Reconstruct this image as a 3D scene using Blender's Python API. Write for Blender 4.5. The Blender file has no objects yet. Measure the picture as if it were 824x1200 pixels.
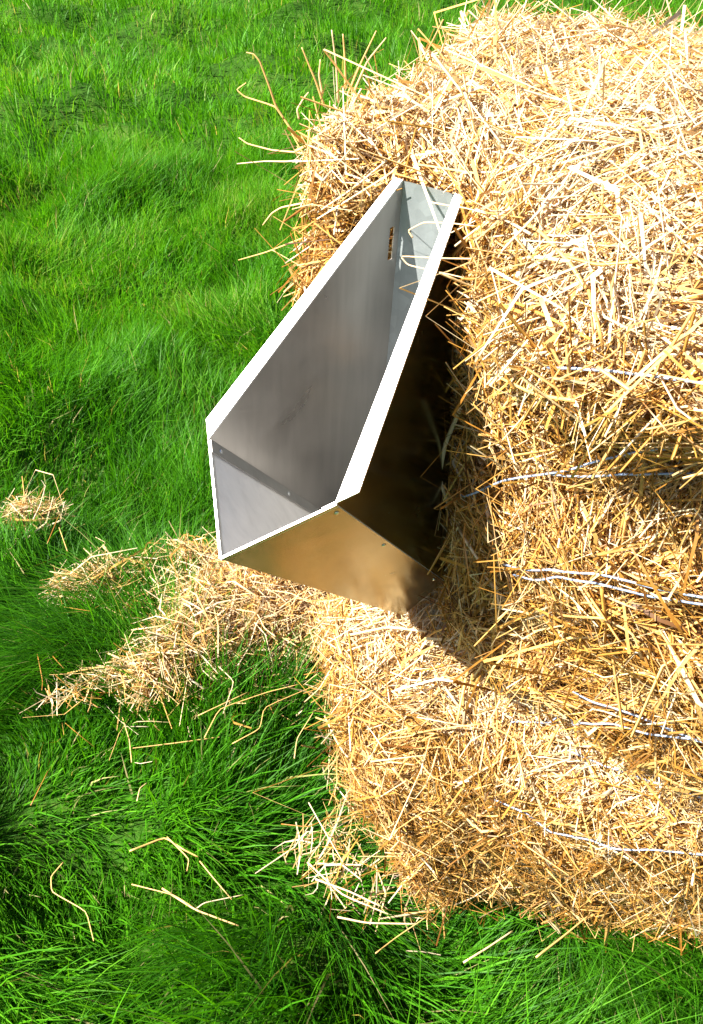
import bpy, bmesh, math
import numpy as np
from mathutils import Vector, Matrix
from mathutils.bvhtree import BVHTree

SC = bpy.context.scene
COL = SC.collection
rng = np.random.default_rng(11)

# ------------------------------------------------------------------ camera
CAM_POS = np.array([0.4912, -0.7697, 1.6483])
cam = bpy.data.cameras.new("camera")
cam_ob = bpy.data.objects.new("camera", cam)
COL.objects.link(cam_ob)
_r = Vector((0.79143841, 0.61122988, 0.00482472))
_u = Vector((-0.39806896, 0.50940933, 0.76291758))
_f = Vector((-0.46386027, 0.60572285, -0.64647775))
cam_ob.matrix_world = Matrix((( _r.x, _u.x, -_f.x, CAM_POS[0]),
                              ( _r.y, _u.y, -_f.y, CAM_POS[1]),
                              ( _r.z, _u.z, -_f.z, CAM_POS[2]),
                              (0, 0, 0, 1)))
cam.sensor_fit = 'VERTICAL'
cam.sensor_height = 36.0
cam.lens = 30.845
cam.clip_start = 0.02
cam.clip_end = 2000.0
SC.camera = cam_ob

# ------------------------------------------------------------------ light
SUN = Vector((-0.385, -0.575, 0.72)).normalized()          # towards the sun
world = bpy.data.worlds.new("World")
SC.world = world
world.use_nodes = True
wn = world.node_tree
bg = wn.nodes["Background"]
sky = wn.nodes.new("ShaderNodeTexSky")
sky.sky_type = 'NISHITA'
sky.sun_disc = False
sky.sun_elevation = math.asin(SUN.z)
sky.sun_rotation = math.atan2(SUN.x, SUN.y)
sky.air_density = 1.0
sky.dust_density = 1.2
wn.links.new(sky.outputs[0], bg.inputs[0])
bg.inputs[1].default_value = 0.055
sl = bpy.data.lights.new("sun", 'SUN')
sl.energy = 5.0
sl.angle = math.radians(0.5)
sl.color = (1.0, 0.95, 0.86)
sun_ob = bpy.data.objects.new("sun", sl)
COL.objects.link(sun_ob)
sun_ob.rotation_euler = SUN.to_track_quat('Z', 'Y').to_euler()
SC.view_settings.view_transform = 'Standard'
SC.view_settings.look = 'None'
SC.view_settings.exposure = 1.88
SC.view_settings.gamma = 1.0
SC.cycles.max_bounces = 10
SC.cycles.diffuse_bounces = 5
SC.cycles.glossy_bounces = 6
SC.cycles.transmission_bounces = 6
SC.cycles.use_denoising = True


# ------------------------------------------------------------------ small helpers
def norm(a):
    return a / np.maximum(np.linalg.norm(a, axis=-1, keepdims=True), 1e-9)


def sstep(x, a, b):
    t = np.clip((x - a) / (b - a), 0, 1)
    return t * t * (3 - 2 * t)


def _hash(ix, iy, iz, seed):
    h = (ix.astype(np.int64) * 374761393 + iy.astype(np.int64) * 668265263
         + iz.astype(np.int64) * 2147483647 + seed * 1274126177) & 0xFFFFFFFF
    h = ((h ^ (h >> 13)) * 1274126177) & 0xFFFFFFFF
    h = h ^ (h >> 16)
    return (h & 0xFFFFFF) / float(0xFFFFFF)


def vnoise(p, scale, seed=0):
    """value noise, 3-D, result 0..1"""
    q = np.asarray(p, float) * scale
    i = np.floor(q).astype(np.int64)
    f = q - i
    f = f * f * (3 - 2 * f)
    out = 0
    for dx in (0, 1):
        for dy in (0, 1):
            for dz in (0, 1):
                w = (np.where(dx, f[..., 0], 1 - f[..., 0]) * np.where(dy, f[..., 1], 1 - f[..., 1])
                     * np.where(dz, f[..., 2], 1 - f[..., 2]))
                out = out + w * _hash(i[..., 0] + dx, i[..., 1] + dy, i[..., 2] + dz, seed)
    return out


def vn2(x, y, scale, seed=0):
    return vnoise(np.stack([x, y, np.zeros_like(x)], -1), scale, seed)


def link(name, me, mat, parent=None, kind=None):
    o = bpy.data.objects.new(name, me)
    COL.objects.link(o)
    if mat is not None and len(me.materials) == 0:
        me.materials.append(mat)
    if parent is not None:
        o.parent = parent
    if kind:
        o["kind"] = kind
    return o


def empty(name, loc, label, cat, group=None):
    o = bpy.data.objects.new(name, None)
    o.empty_display_size = 0.1
    COL.objects.link(o)
    o.location = loc
    tag(o, label, cat, group)
    return o


def tag(o, label, cat, group=None):
    o["label"] = label
    o["category"] = cat
    if group:
        o["group"] = group
    return o


def raw_mesh(name, verts, faces, rnd=None, smooth=True):
    """verts (N,3); faces list of int arrays, each (M,k)"""
    me = bpy.data.meshes.new(name)
    me.vertices.add(len(verts))
    me.vertices.foreach_set("co", np.ascontiguousarray(verts, dtype=np.float32).ravel())
    loops = np.concatenate([f.ravel() for f in faces]).astype(np.int32)
    counts = np.concatenate([np.full(len(f), f.shape[1], np.int32) for f in faces])
    starts = np.concatenate([[0], np.cumsum(counts)[:-1]]).astype(np.int32)
    me.loops.add(len(loops))
    me.loops.foreach_set("vertex_index", loops)
    me.polygons.add(len(counts))
    me.polygons.foreach_set("loop_start", starts)
    me.polygons.foreach_set("use_smooth", np.full(len(counts), smooth, dtype=bool))
    if rnd is not None:
        at = me.attributes.new("rnd", 'FLOAT_VECTOR', 'POINT')
        at.data.foreach_set("vector", np.ascontiguousarray(rnd, dtype=np.float32).ravel())
    me.update(calc_edges=True)
    me.validate()
    return me


# ------------------------------------------------------------------ materials
class NT:
    def __init__(self, name):
        self.m = bpy.data.materials.new(name)
        self.m.use_nodes = True
        self.t = self.m.node_tree
        self.t.nodes.clear()
        self.out = self.n("ShaderNodeOutputMaterial")

    def n(self, typ, **kw):
        nd = self.t.nodes.new(typ)
        for k, v in kw.items():
            if k.startswith("_"):
                setattr(nd, k[1:], v)
            else:
                nd.inputs[k].default_value = v
        return nd

    def l(self, a, b):
        self.t.links.new(a, b)

    def ramp(self, fac, stops, interp='LINEAR'):
        r = self.n("ShaderNodeValToRGB")
        r.color_ramp.interpolation = interp
        el = r.color_ramp.elements
        while len(el) < len(stops):
            el.new(0.5)
        for e, (p, c) in zip(el, stops):
            e.position = p
            e.color = (*c, 1)
        self.l(fac, r.inputs[0])
        return r.outputs[0]

    def noise(self, scale, detail=3, rough=0.55, vec=None, dist=0.0):
        nd = self.n("ShaderNodeTexNoise", Scale=scale, Detail=detail, Roughness=rough, Distortion=dist)
        if vec is not None:
            self.l(vec, nd.inputs["Vector"])
        return nd.outputs["Fac"]

    def obj(self, scale=(1, 1, 1), rot=(0, 0, 0)):
        tc = self.n("ShaderNodeTexCoord")
        mp = self.n("ShaderNodeMapping")
        mp.inputs["Scale"].default_value = scale
        mp.inputs["Rotation"].default_value = rot
        self.l(tc.outputs["Object"], mp.inputs["Vector"])
        return mp.outputs[0]


def blade_material(name, stops, transl, rough, spec, speck=None, tint=(1, 1, 1), bright=(0.6, 1.25)):
    b = NT(name)
    at = b.n("ShaderNodeAttribute", _attribute_name="rnd")
    sp = b.n("ShaderNodeSeparateXYZ")
    b.l(at.outputs["Vector"], sp.inputs[0])
    col = b.ramp(sp.outputs[0], stops)
    mr = b.n("ShaderNodeMapRange")
    mr.inputs["To Min"].default_value = bright[0]
    mr.inputs["To Max"].default_value = bright[1]
    b.l(sp.outputs[1], mr.inputs["Value"])
    val = mr.outputs[0]
    if speck:
        ns = b.noise(speck, 4, 0.6, b.obj())
        m2 = b.n("ShaderNodeMapRange")
        m2.inputs["From Min"].default_value = 0.3
        m2.inputs["From Max"].default_value = 0.7
        m2.inputs["To Min"].default_value = 0.72
        m2.inputs["To Max"].default_value = 1.1
        b.l(ns, m2.inputs["Value"])
        mm = b.n("ShaderNodeMath", _operation='MULTIPLY')
        b.l(val, mm.inputs[0])
        b.l(m2.outputs[0], mm.inputs[1])
        val = mm.outputs[0]
    vm = b.n("ShaderNodeVectorMath", _operation='SCALE')
    b.l(col, vm.inputs[0])
    b.l(val, vm.inputs["Scale"])
    pr = b.n("ShaderNodeBsdfPrincipled", Roughness=rough)
    pr.inputs["Specular IOR Level"].default_value = spec
    b.l(vm.outputs[0], pr.inputs["Base Color"])
    tr = b.n("ShaderNodeBsdfTranslucent")
    tv = b.n("ShaderNodeVectorMath", _operation='MULTIPLY')
    tv.inputs[1].default_value = tint
    b.l(vm.outputs[0], tv.inputs[0])
    b.l(tv.outputs[0], tr.inputs["Color"])
    mx = b.n("ShaderNodeMixShader", Fac=transl)
    b.l(pr.outputs[0], mx.inputs[1])
    b.l(tr.outputs[0], mx.inputs[2])
    b.l(mx.outputs[0], b.out.inputs[0])
    return b.m


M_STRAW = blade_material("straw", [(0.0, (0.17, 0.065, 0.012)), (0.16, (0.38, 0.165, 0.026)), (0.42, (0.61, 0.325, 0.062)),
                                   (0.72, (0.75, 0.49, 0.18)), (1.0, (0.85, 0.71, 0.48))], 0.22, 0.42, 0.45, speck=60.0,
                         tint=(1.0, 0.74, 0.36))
M_GRASS = blade_material("grass_blade", [(0.0, (0.020, 0.105, 0.003)), (0.35, (0.054, 0.225, 0.005)), (0.75, (0.098, 0.32, 0.007)),
                                         (0.93, (0.160, 0.38, 0.018)), (0.955, (0.30, 0.30, 0.09)), (1.0, (0.50, 0.42, 0.20))],
                         0.48, 0.52, 0.22, tint=(1.25, 1.15, 0.45))


def make_core_mat():
    b = NT("packed_straw")
    v = b.obj((1, 1, 1))
    n1 = b.noise(90, 5, 0.7, v, 1.5)
    c = b.ramp(n1, [(0.25, (0.05, 0.020, 0.004)), (0.55, (0.20, 0.09, 0.018)), (0.8, (0.38, 0.21, 0.05))])  # browned darker to deepen the shadows between the straws
    pr = b.n("ShaderNodeBsdfPrincipled", Roughness=0.8)
    b.l(c, pr.inputs["Base Color"])
    bp = b.n("ShaderNodeBump", Strength=0.8, Distance=0.01)
    b.l(n1, bp.inputs["Height"])
    b.l(bp.outputs[0], pr.inputs["Normal"])
    b.l(pr.outputs[0], b.out.inputs[0])
    return b.m


def make_ground_mat():
    b = NT("turf_ground")
    v = b.obj()
    n1 = b.noise(3.0, 6, 0.65, v)
    n2 = b.noise(60.0, 4, 0.7, v)
    ad = b.n("ShaderNodeMath", _operation='ADD')
    b.l(n1, ad.inputs[0])
    b.l(n2, ad.inputs[1])
    hf = b.n("ShaderNodeMath", _operation='MULTIPLY')
    hf.inputs[1].default_value = 0.5
    b.l(ad.outputs[0], hf.inputs[0])
    c = b.ramp(hf.outputs[0], [(0.36, (0.018, 0.034, 0.005)), (0.5, (0.026, 0.085, 0.007)), (0.62, (0.075, 0.12, 0.020))])
    pr = b.n("ShaderNodeBsdfPrincipled", Roughness=0.9)
    pr.inputs["Specular IOR Level"].default_value = 0.05
    b.l(c, pr.inputs["Base Color"])
    bp = b.n("ShaderNodeBump", Strength=0.7, Distance=0.02)
    b.l(n2, bp.inputs["Height"])
    b.l(bp.outputs[0], pr.inputs["Normal"])
    b.l(pr.outputs[0], b.out.inputs[0])
    return b.m


def make_metal(name, base, rough, metallic=1.0, brush=(4, 4, 90), spangle=0.0):
    b = NT(name)
    v = b.obj()
    cloud = b.noise(7.0, 5, 0.6, v, 0.6)
    vb = b.obj(brush)
    fine = b.noise(14.0, 4, 0.6, vb)
    # smudges and haze: roughness wanders, colour a little
    r1 = b.n("ShaderNodeMapRange")
    r1.inputs["From Min"].default_value = 0.3
    r1.inputs["From Max"].default_value = 0.7
    r1.inputs["To Min"].default_value = rough - 0.11
    r1.inputs["To Max"].default_value = rough + 0.15
    b.l(cloud, r1.inputs["Value"])
    streak = b.noise(9.0, 4, 0.6, b.obj((9, 9, 0.7)), 0.3)
    mixf = b.n("ShaderNodeMath", _operation='MULTIPLY_ADD')
    b.l(streak, mixf.inputs[0])
    mixf.inputs[1].default_value = 0.55
    hc = b.n("ShaderNodeMath", _operation='MULTIPLY')
    b.l(cloud, hc.inputs[0])
    hc.inputs[1].default_value = 0.45
    b.l(hc.outputs[0], mixf.inputs[2])
    c = b.ramp(mixf.outputs[0], [(0.32, tuple(x * 0.84 for x in base)), (0.46, tuple(x * 0.94 for x in base)), (0.66, tuple(min(1, x * 1.04) for x in base))])
    if spangle:
        vo = b.n("ShaderNodeTexVoronoi", Scale=85.0)
        b.l(v, vo.inputs["Vector"])
        hs = b.n("ShaderNodeSeparateColor")
        b.l(vo.outputs["Color"], hs.inputs[0])
        mr = b.n("ShaderNodeMapRange")
        mr.inputs["To Min"].default_value = 1 - spangle
        mr.inputs["To Max"].default_value = 1 + spangle * 0.4
        b.l(hs.outputs[0], mr.inputs["Value"])
        sc = b.n("ShaderNodeVectorMath", _operation='SCALE')
        b.l(c, sc.inputs[0])
        b.l(mr.outputs[0], sc.inputs["Scale"])
        c = sc.outputs[0]
    pr = b.n("ShaderNodeBsdfPrincipled", Metallic=metallic)
    b.l(c, pr.inputs["Base Color"])
    b.l(r1.outputs[0], pr.inputs["Roughness"])
    bp = b.n("ShaderNodeBump", Strength=0.10, Distance=0.0006)
    b.l(fine, bp.inputs["Height"])
    bp2 = b.n("ShaderNodeBump", Strength=0.10, Distance=0.003)
    b.l(b.noise(5.0, 2, 0.5, v), bp2.inputs["Height"])
    b.l(bp.outputs[0], bp2.inputs["Normal"])
    b.l(bp2.outputs[0], pr.inputs["Normal"])
    b.l(pr.outputs[0], b.out.inputs[0])
    return b.m


def make_twine_mat():
    b = NT("blue_twine")
    n1 = b.noise(220.0, 3, 0.6, b.obj())
    c = b.ramp(n1, [(0.3, (0.14, 0.21, 0.38)), (0.5, (0.27, 0.34, 0.48)), (0.75, (0.42, 0.48, 0.58))])
    pr = b.n("ShaderNodeBsdfPrincipled", Roughness=0.45)
    b.l(c, pr.inputs["Base Color"])
    bp = b.n("ShaderNodeBump", Strength=0.6, Distance=0.001)
    b.l(n1, bp.inputs["Height"])
    b.l(bp.outputs[0], pr.inputs["Normal"])
    b.l(pr.outputs[0], b.out.inputs[0])
    return b.m


M_CORE = make_core_mat()
M_GROUND = make_ground_mat()
M_STEEL = make_metal("dull_steel_inside", (0.46, 0.44, 0.415), 0.34, metallic=0.92)
M_STEEL_LIT = make_metal("bounce_lit_steel_inside", (0.84, 0.82, 0.80), 0.45, metallic=0.3)  # lower sheets: steel lightened to carry the sunlight bounced inside
M_OUT = make_metal("reflection_tinted_steel_outside", (0.255, 0.225, 0.115), 0.18)  # outside darkened and tinted olive for the straw and grass it reflects
M_ZINC = make_metal("galvanised_sheet", (0.40, 0.44, 0.45), 0.5, metallic=0.75, spangle=0.12)
M_RIM = make_metal("rim_steel", (0.78, 0.78, 0.77), 0.46)
M_RIVET = make_metal("rivet_steel", (0.75, 0.75, 0.75), 0.25)
M_TWINE = make_twine_mat()


# ------------------------------------------------------------------ stems (bulk)
def clear_of_trough(V):
    n = len(V)
    M = np.concatenate([V[:, :, 0]] + [V[:, :-1, 0] * (1 - f) + V[:, 1:, 0] * f for f in (0.25, 0.5, 0.75)], 1)
    return ~in_trough(M.reshape(-1, 3) + KEEP_OFF, 0.007).reshape(n, -1).any(1)


KEEP_OFF = np.zeros(3)


def stems_mesh(name, P, T, N, L, w, bend, K=3, colour=None, flat=0.42, keep_out=False):
    """many straws: gently bent three-sided tubes, one mesh"""
    n = len(P)
    B = norm(np.cross(N, T))
    N = np.cross(T, B)
    ang = rng.uniform(0, 2 * np.pi, n)
    D = N * np.sin(ang)[:, None] + B * np.cos(ang)[:, None]
    ts = np.linspace(-0.5, 0.5, K)
    kink = rng.uniform(-0.25, 0.25, n)
    roll = rng.uniform(-0.6, 0.6, n)
    Br = B * np.cos(roll)[:, None] + N * np.sin(roll)[:, None]
    Nr = np.cross(T, Br)
    V = np.empty((n, K, 3, 3))
    for k, t in enumerate(ts):
        off = (bend * L * (0.25 - (np.abs(t - kink * 0.5) ** 1.2)))[:, None] * D
        c = P + T * (L * t)[:, None] + off
        wk = w * (1.0 if 0 < k < K - 1 else 0.8)
        V[:, k, 0] = c - Br * (wk * .5)[:, None]
        V[:, k, 1] = c + Br * (wk * .5)[:, None]
        V[:, k, 2] = c + Nr * (wk * flat * 1.6 * np.ones(n))[:, None]
    if keep_out:
        good = clear_of_trough(V)
        V, colour, n = V[good], colour[good], int(good.sum())
    idx = np.arange(n)[:, None] * (K * 3)
    quads = []
    for k in range(K - 1):
        for a, b in ((0, 1), (1, 2), (2, 0)):
            quads.append(np.stack([k * 3 + a, k * 3 + b, (k + 1) * 3 + b, (k + 1) * 3 + a]))
    quads = np.array(quads)
    F = (idx[:, :, None] + quads.reshape(1, -1, 4)).reshape(-1, 4)
    if colour is None:
        colour = rng.beta(2.2, 1.6, n)
    rnd = np.stack([colour, rng.random(n), rng.random(n)], -1)
    rnd = np.repeat(rnd, K * 3, axis=0)
    return raw_mesh(name, V.reshape(-1, 3), [F], rnd)


def ribbons_mesh(name, P, T, N, L, w, bend, K=3, colour=None, keep_out=False):
    """flattened split straws, leaf and chaff: bent, twisted strips, one mesh"""
    n = len(P)
    B = norm(np.cross(N, T))
    N = np.cross(T, B)
    ang = rng.uniform(0, 2 * np.pi, n)
    D = N * np.sin(ang)[:, None] + B * np.cos(ang)[:, None]
    roll = rng.normal(0, 0.7, n)
    twist = rng.normal(0, 0.8, n)
    kink = rng.uniform(-0.3, 0.3, n)
    V = np.empty((n, K, 2, 3))
    for k, t in enumerate(np.linspace(-0.5, 0.5, K)):
        r = roll + twist * t
        S = B * np.cos(r)[:, None] + N * np.sin(r)[:, None]
        tt = t + (kink * (0.5 - abs(t)) if 0 < k < K - 1 else 0)
        c = P + T * (L * tt)[:, None] + D * (bend * L * (0.25 - t * t) * 1.6)[:, None]
        wk = (w * (0.5 if 0 < k < K - 1 else 0.32))[:, None]
        V[:, k, 0] = c - S * wk
        V[:, k, 1] = c + S * wk
    if keep_out:
        good = clear_of_trough(V)
        V, colour, n = V[good], colour[good], int(good.sum())
    idx = (np.arange(n) * K * 2)[:, None]
    F = np.concatenate([np.concatenate([idx + 2 * k, idx + 2 * k + 1, idx + 2 * k + 3, idx + 2 * k + 2], 1) for k in range(K - 1)])
    rnd = np.repeat(np.stack([colour, rng.random(n), rng.random(n)], -1), K * 2, axis=0)
    return V.reshape(-1, 3), F, rnd


def join_straw(name, tubes, ribs):
    """tubes and ribbons in one mesh"""
    me = tubes
    nv = len(me.vertices)
    co = np.empty(nv * 3, np.float32); me.vertices.foreach_get("co", co)
    lp = np.empty(len(me.loops), np.int32); me.loops.foreach_get("vertex_index", lp)
    rn = np.empty(nv * 3, np.float32); me.attributes["rnd"].data.foreach_get("vector", rn)
    V, F, R = ribs
    out = raw_mesh(name, np.concatenate([co.reshape(-1, 3), V]), [lp.reshape(-1, 4), F + nv], np.concatenate([rn.reshape(-1, 3), R]))
    bpy.data.meshes.remove(me)
    return out


def tube_mesh(name, pts, w0, w1=None, sides=4, flat=0.6, colour=0.6, val=0.6, sub=3, smooth_path=True):
    """one stem along a polyline, given radius; kinks stay, the runs between them sag a little"""
    pts = np.array(pts, float)
    w1 = w0 if w1 is None else w1
    out = []
    for a, b in zip(pts[:-1], pts[1:]):
        for s in range(sub):
            t = s / sub
            out.append(a * (1 - t) + b * t)
    out.append(pts[-1])
    out = np.array(out)
    if smooth_path:
        q = out.copy()
        q[1:-1] = out[1:-1] * 0.6 + 0.2 * (out[:-2] + out[2:])
        out = q
    n = len(out)
    T = norm(np.gradient(out, axis=0))
    ref = np.array([0.31, -0.52, 0.8])
    B = norm(np.cross(T, ref))
    Nn = np.cross(B, T)
    V, F = [], []
    for i in range(n):
        ww = w0 + (w1 - w0) * i / (n - 1)
        for s in range(sides):
            a = 2 * math.pi * s / sides
            V.append(out[i] + B[i] * math.cos(a) * ww / 2 + Nn[i] * math.sin(a) * ww * flat / 2)
    for i in range(n - 1):
        for s in range(sides):
            s2 = (s + 1) % sides
            F.append((i * sides + s, i * sides + s2, (i + 1) * sides + s2, (i + 1) * sides + s))
    V = np.array(V)
    caps = np.array([list(range(sides))[::-1], [(n - 1) * sides + s for s in range(sides)]])
    rnd = np.tile(np.array([colour, val, 0.5]), (len(V), 1))
    return raw_mesh(name, V, [np.array(F), caps], rnd)


# ------------------------------------------------------------------ trough corners (needed to keep straw out of it)
Z = 1.06
A = np.array([-0.0321, 0, 0.258 + Z]); Bp = np.array([0.0321, 0, 0.258 + Z])
D = np.array([-0.085, -0.2643, 0.049 + Z]); Fp = np.array([0.085, -0.2643, 0.049 + Z])
Ep = np.array([0, -0.343, -0.0132 + Z])
GL = np.array([-0.0642, 0, -0.2733 + Z]); GR = np.array([0.0642, 0, -0.2733 + Z])
Hp = np.array([0, 0, -0.3847 + Z])
CEN = (A + Bp + D + Fp + Ep + GL + GR) / 7


def _planes():
    out = []
    for a, b, c in ((A, D, GL), (Bp, Fp, GR), (D, Ep, Hp), (Fp, Ep, Hp), (A, Bp, D), (A, Bp, GL)):
        n = np.cross(b - a, c - a)
        n /= np.linalg.norm(n)
        if n @ (CEN - a) > 0:
            n = -n
        out.append((n, n @ a))
    return out


PLANES = _planes()


def in_trough(P, m=0.004):
    r = np.ones(len(P), bool)
    for k, (n, d) in enumerate(PLANES):
        r &= P @ n - d < (m if k != 4 else 0.0)
    return r


# ------------------------------------------------------------------ bales
def box_grid(nx, ny, nz):
    bm = bmesh.new()

    def face(o, a, b, na, nb):
        g = [[bm.verts.new(Vector(o) + Vector(a) * (i / na) + Vector(b) * (j / nb)) for j in range(nb + 1)] for i in range(na + 1)]
        for i in range(na):
            for j in range(nb):
                bm.faces.new((g[i][j], g[i + 1][j], g[i + 1][j + 1], g[i][j + 1]))
    face((0, 0, 0), (1, 0, 0), (0, 0, 1), nx, nz)
    face((1, 1, 0), (-1, 0, 0), (0, 0, 1), nx, nz)
    face((0, 1, 0), (0, -1, 0), (0, 0, 1), ny, nz)
    face((1, 0, 0), (0, 1, 0), (0, 0, 1), ny, nz)
    face((0, 0, 1), (1, 0, 0), (0, 1, 0), nx, ny)
    face((0, 1, 0), (1, 0, 0), (0, -1, 0), nx, ny)
    bmesh.ops.remove_doubles(bm, verts=bm.verts, dist=1e-5)
    bm.verts.ensure_lookup_table()
    V = np.array([v.co[:] for v in bm.verts])
    F = np.array([[v.index for v in f.verts] for f in bm.faces])
    bm.free()
    return V, F


def rounded(U, size, r):
    """unit box coordinates -> box with rounded edges"""
    p = U * size
    inner = np.clip(p, r, np.array(size) - r)
    d = p - inner
    ln = np.linalg.norm(d, axis=1, keepdims=True)
    mx = np.max(np.abs(d), axis=1, keepdims=True)
    return inner + np.where(ln > 1e-9, d / np.maximum(ln, 1e-9) * np.minimum(ln, mx * 1.0 + 0 * ln), 0)


def shape_upper(U):
    p = rounded(U, (1.35, 0.54, 0.69), 0.115)
    x, y, z = p[:, 0] - 0.172, p[:, 1] + 0.0, p[:, 2] + 0.68
    front = 1 - sstep(p[:, 1], 0.0, 0.30)
    right = 0.72 * sstep(x, 0.072, 0.125) + 0.28 * sstep(x, 0.12, 0.26)
    # straw swells on both sides of the trough and hangs over near the top
    y = y + front * (0.016 - 0.092 * right - 0.040 * sstep(-x, 0.048, 0.10))
    y = y - front * 0.105 * sstep(x, 0.10, 0.26) * np.exp(-((z - 1.275) / 0.050) ** 2)
    y = y + front * 0.045 * sstep(x, 0.13, 0.24) * np.exp(-((z - 1.185) / 0.035) ** 2)
    y = y + front * 0.10 * np.clip(x - 0.30, 0, 1)
    y = y + front * 0.05 * np.exp(-((z - 0.70) / 0.07) ** 2)
    y = y + 0.5 * np.clip(p[:, 1] - 0.2, 0, 1) * sstep(x, -0.1, 0.4)
    x = x - 0.16 * p[:, 1] * (1 - sstep(x, 0.0, 0.5))
    q = np.stack([x, y, z], 1)
    c = np.array([0.42, 0.26, 1.04])
    dirn = norm((q - c) / np.array([0.6, 0.3, 0.35]))
    lump = (vnoise(q * np.array([4.5, 6.0, 13.0]), 1.0, 3) - 0.5) * (0.055 + 0.05 * sstep(x, 0.12, 0.3)) + (vnoise(q, 22.0, 4) - 0.5) * 0.026
    near = (1 - sstep(np.abs(x + 0.01), 0.075, 0.14)) * front        # flat right behind the trough
    q = q + dirn * (lump * (1 - near))[:, None]
    for _ in range(12):
        q[:, 1] += np.where(in_trough(q, 0.012), 0.010, 0.0)
    return q


def shape_lower(U):
    p = rounded(U, (1.30, 0.60, 0.71), 0.17)
    x, y, z = p[:, 0] - 0.135, p[:, 1] - 0.085, p[:, 2] - 0.02
    px, py = 0.04, -0.070
    # the face turns away to the right, more so at the foot
    a = np.radians(28 - 18 * sstep(z, 0.1, 0.7)) * sstep(x, -0.02, 0.20)
    dx, dy = x - px, y - py
    x, y = np.where(dx > 0, px + dx * np.cos(a) - dy * np.sin(a), x), np.where(dx > 0, py + dx * np.sin(a) + dy * np.cos(a), y)
    front = 1 - sstep(p[:, 1], 0.0, 0.3)
    y = y - front * 0.03 * np.exp(-((z - 0.45) / 0.2) ** 2)
    x = x - 0.10 * p[:, 1] + 0.19 * (1 - sstep(z, 0.0, 0.68)) * (1 - sstep(x, -0.15, 0.25))
    q = np.stack([x, y, z], 1)
    c = np.array([0.42, 0.3, 0.35])
    dirn = norm((q - c) / np.array([0.6, 0.3, 0.35]))
    lump = (vnoise(q * np.array([5.0, 6.0, 11.0]), 1.0, 7) - 0.5) * 0.07 + (vnoise(q, 22.0, 8) - 0.5) * 0.026
    return q + dirn * lump[:, None]


def tri_data(V, F):
    T = np.concatenate([F[:, [0, 1, 2]], F[:, [0, 2, 3]]])
    a, b, c = V[T[:, 0]], V[T[:, 1]], V[T[:, 2]]
    cr = np.cross(b - a, c - a)
    area = np.linalg.norm(cr, axis=1) / 2
    VN = np.zeros_like(V)
    for k in range(3):
        np.add.at(VN, T[:, k], cr)
    return T, area, norm(VN)


def sample(V, T, area, VN, wgt, n):
    p = area * wgt
    i = rng.choice(len(T), n, p=p / p.sum())
    r1, r2 = np.sqrt(rng.random(n)), rng.random(n)
    w = np.stack([1 - r1, r1 * (1 - r2), r1 * r2], 1)
    P = (V[T[i]] * w[:, :, None]).sum(1)
    N = norm((VN[T[i]] * w[:, :, None]).sum(1))
    return P, N


def straw_on_surface(P, N, clump_n, spread, prefer=None, prefer_w=0.0):
    """a direction for every straw, shared loosely inside a clump"""
    n = len(P)
    ci = rng.choice(n, clump_n, replace=False)
    CP = P[ci]
    own = np.empty(n, int)
    for s in range(0, n, 4000):
        e = min(n, s + 4000)
        d = ((P[s:e, None, :] + rng.normal(0, 0.008, (e - s, 1, 3)) - CP[None]) ** 2).sum(2)
        own[s:e] = d.argmin(1)
    cd = rng.normal(0, 1, (clump_n, 3))
    if prefer is not None:
        cd = norm(cd) + np.array(prefer) * prefer_w
    d = norm(cd)[own] + rng.normal(0, spread, (n, 3))
    d = d - N * (d * N).sum(1, keepdims=True)
    T = norm(d)
    return T, own


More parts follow.
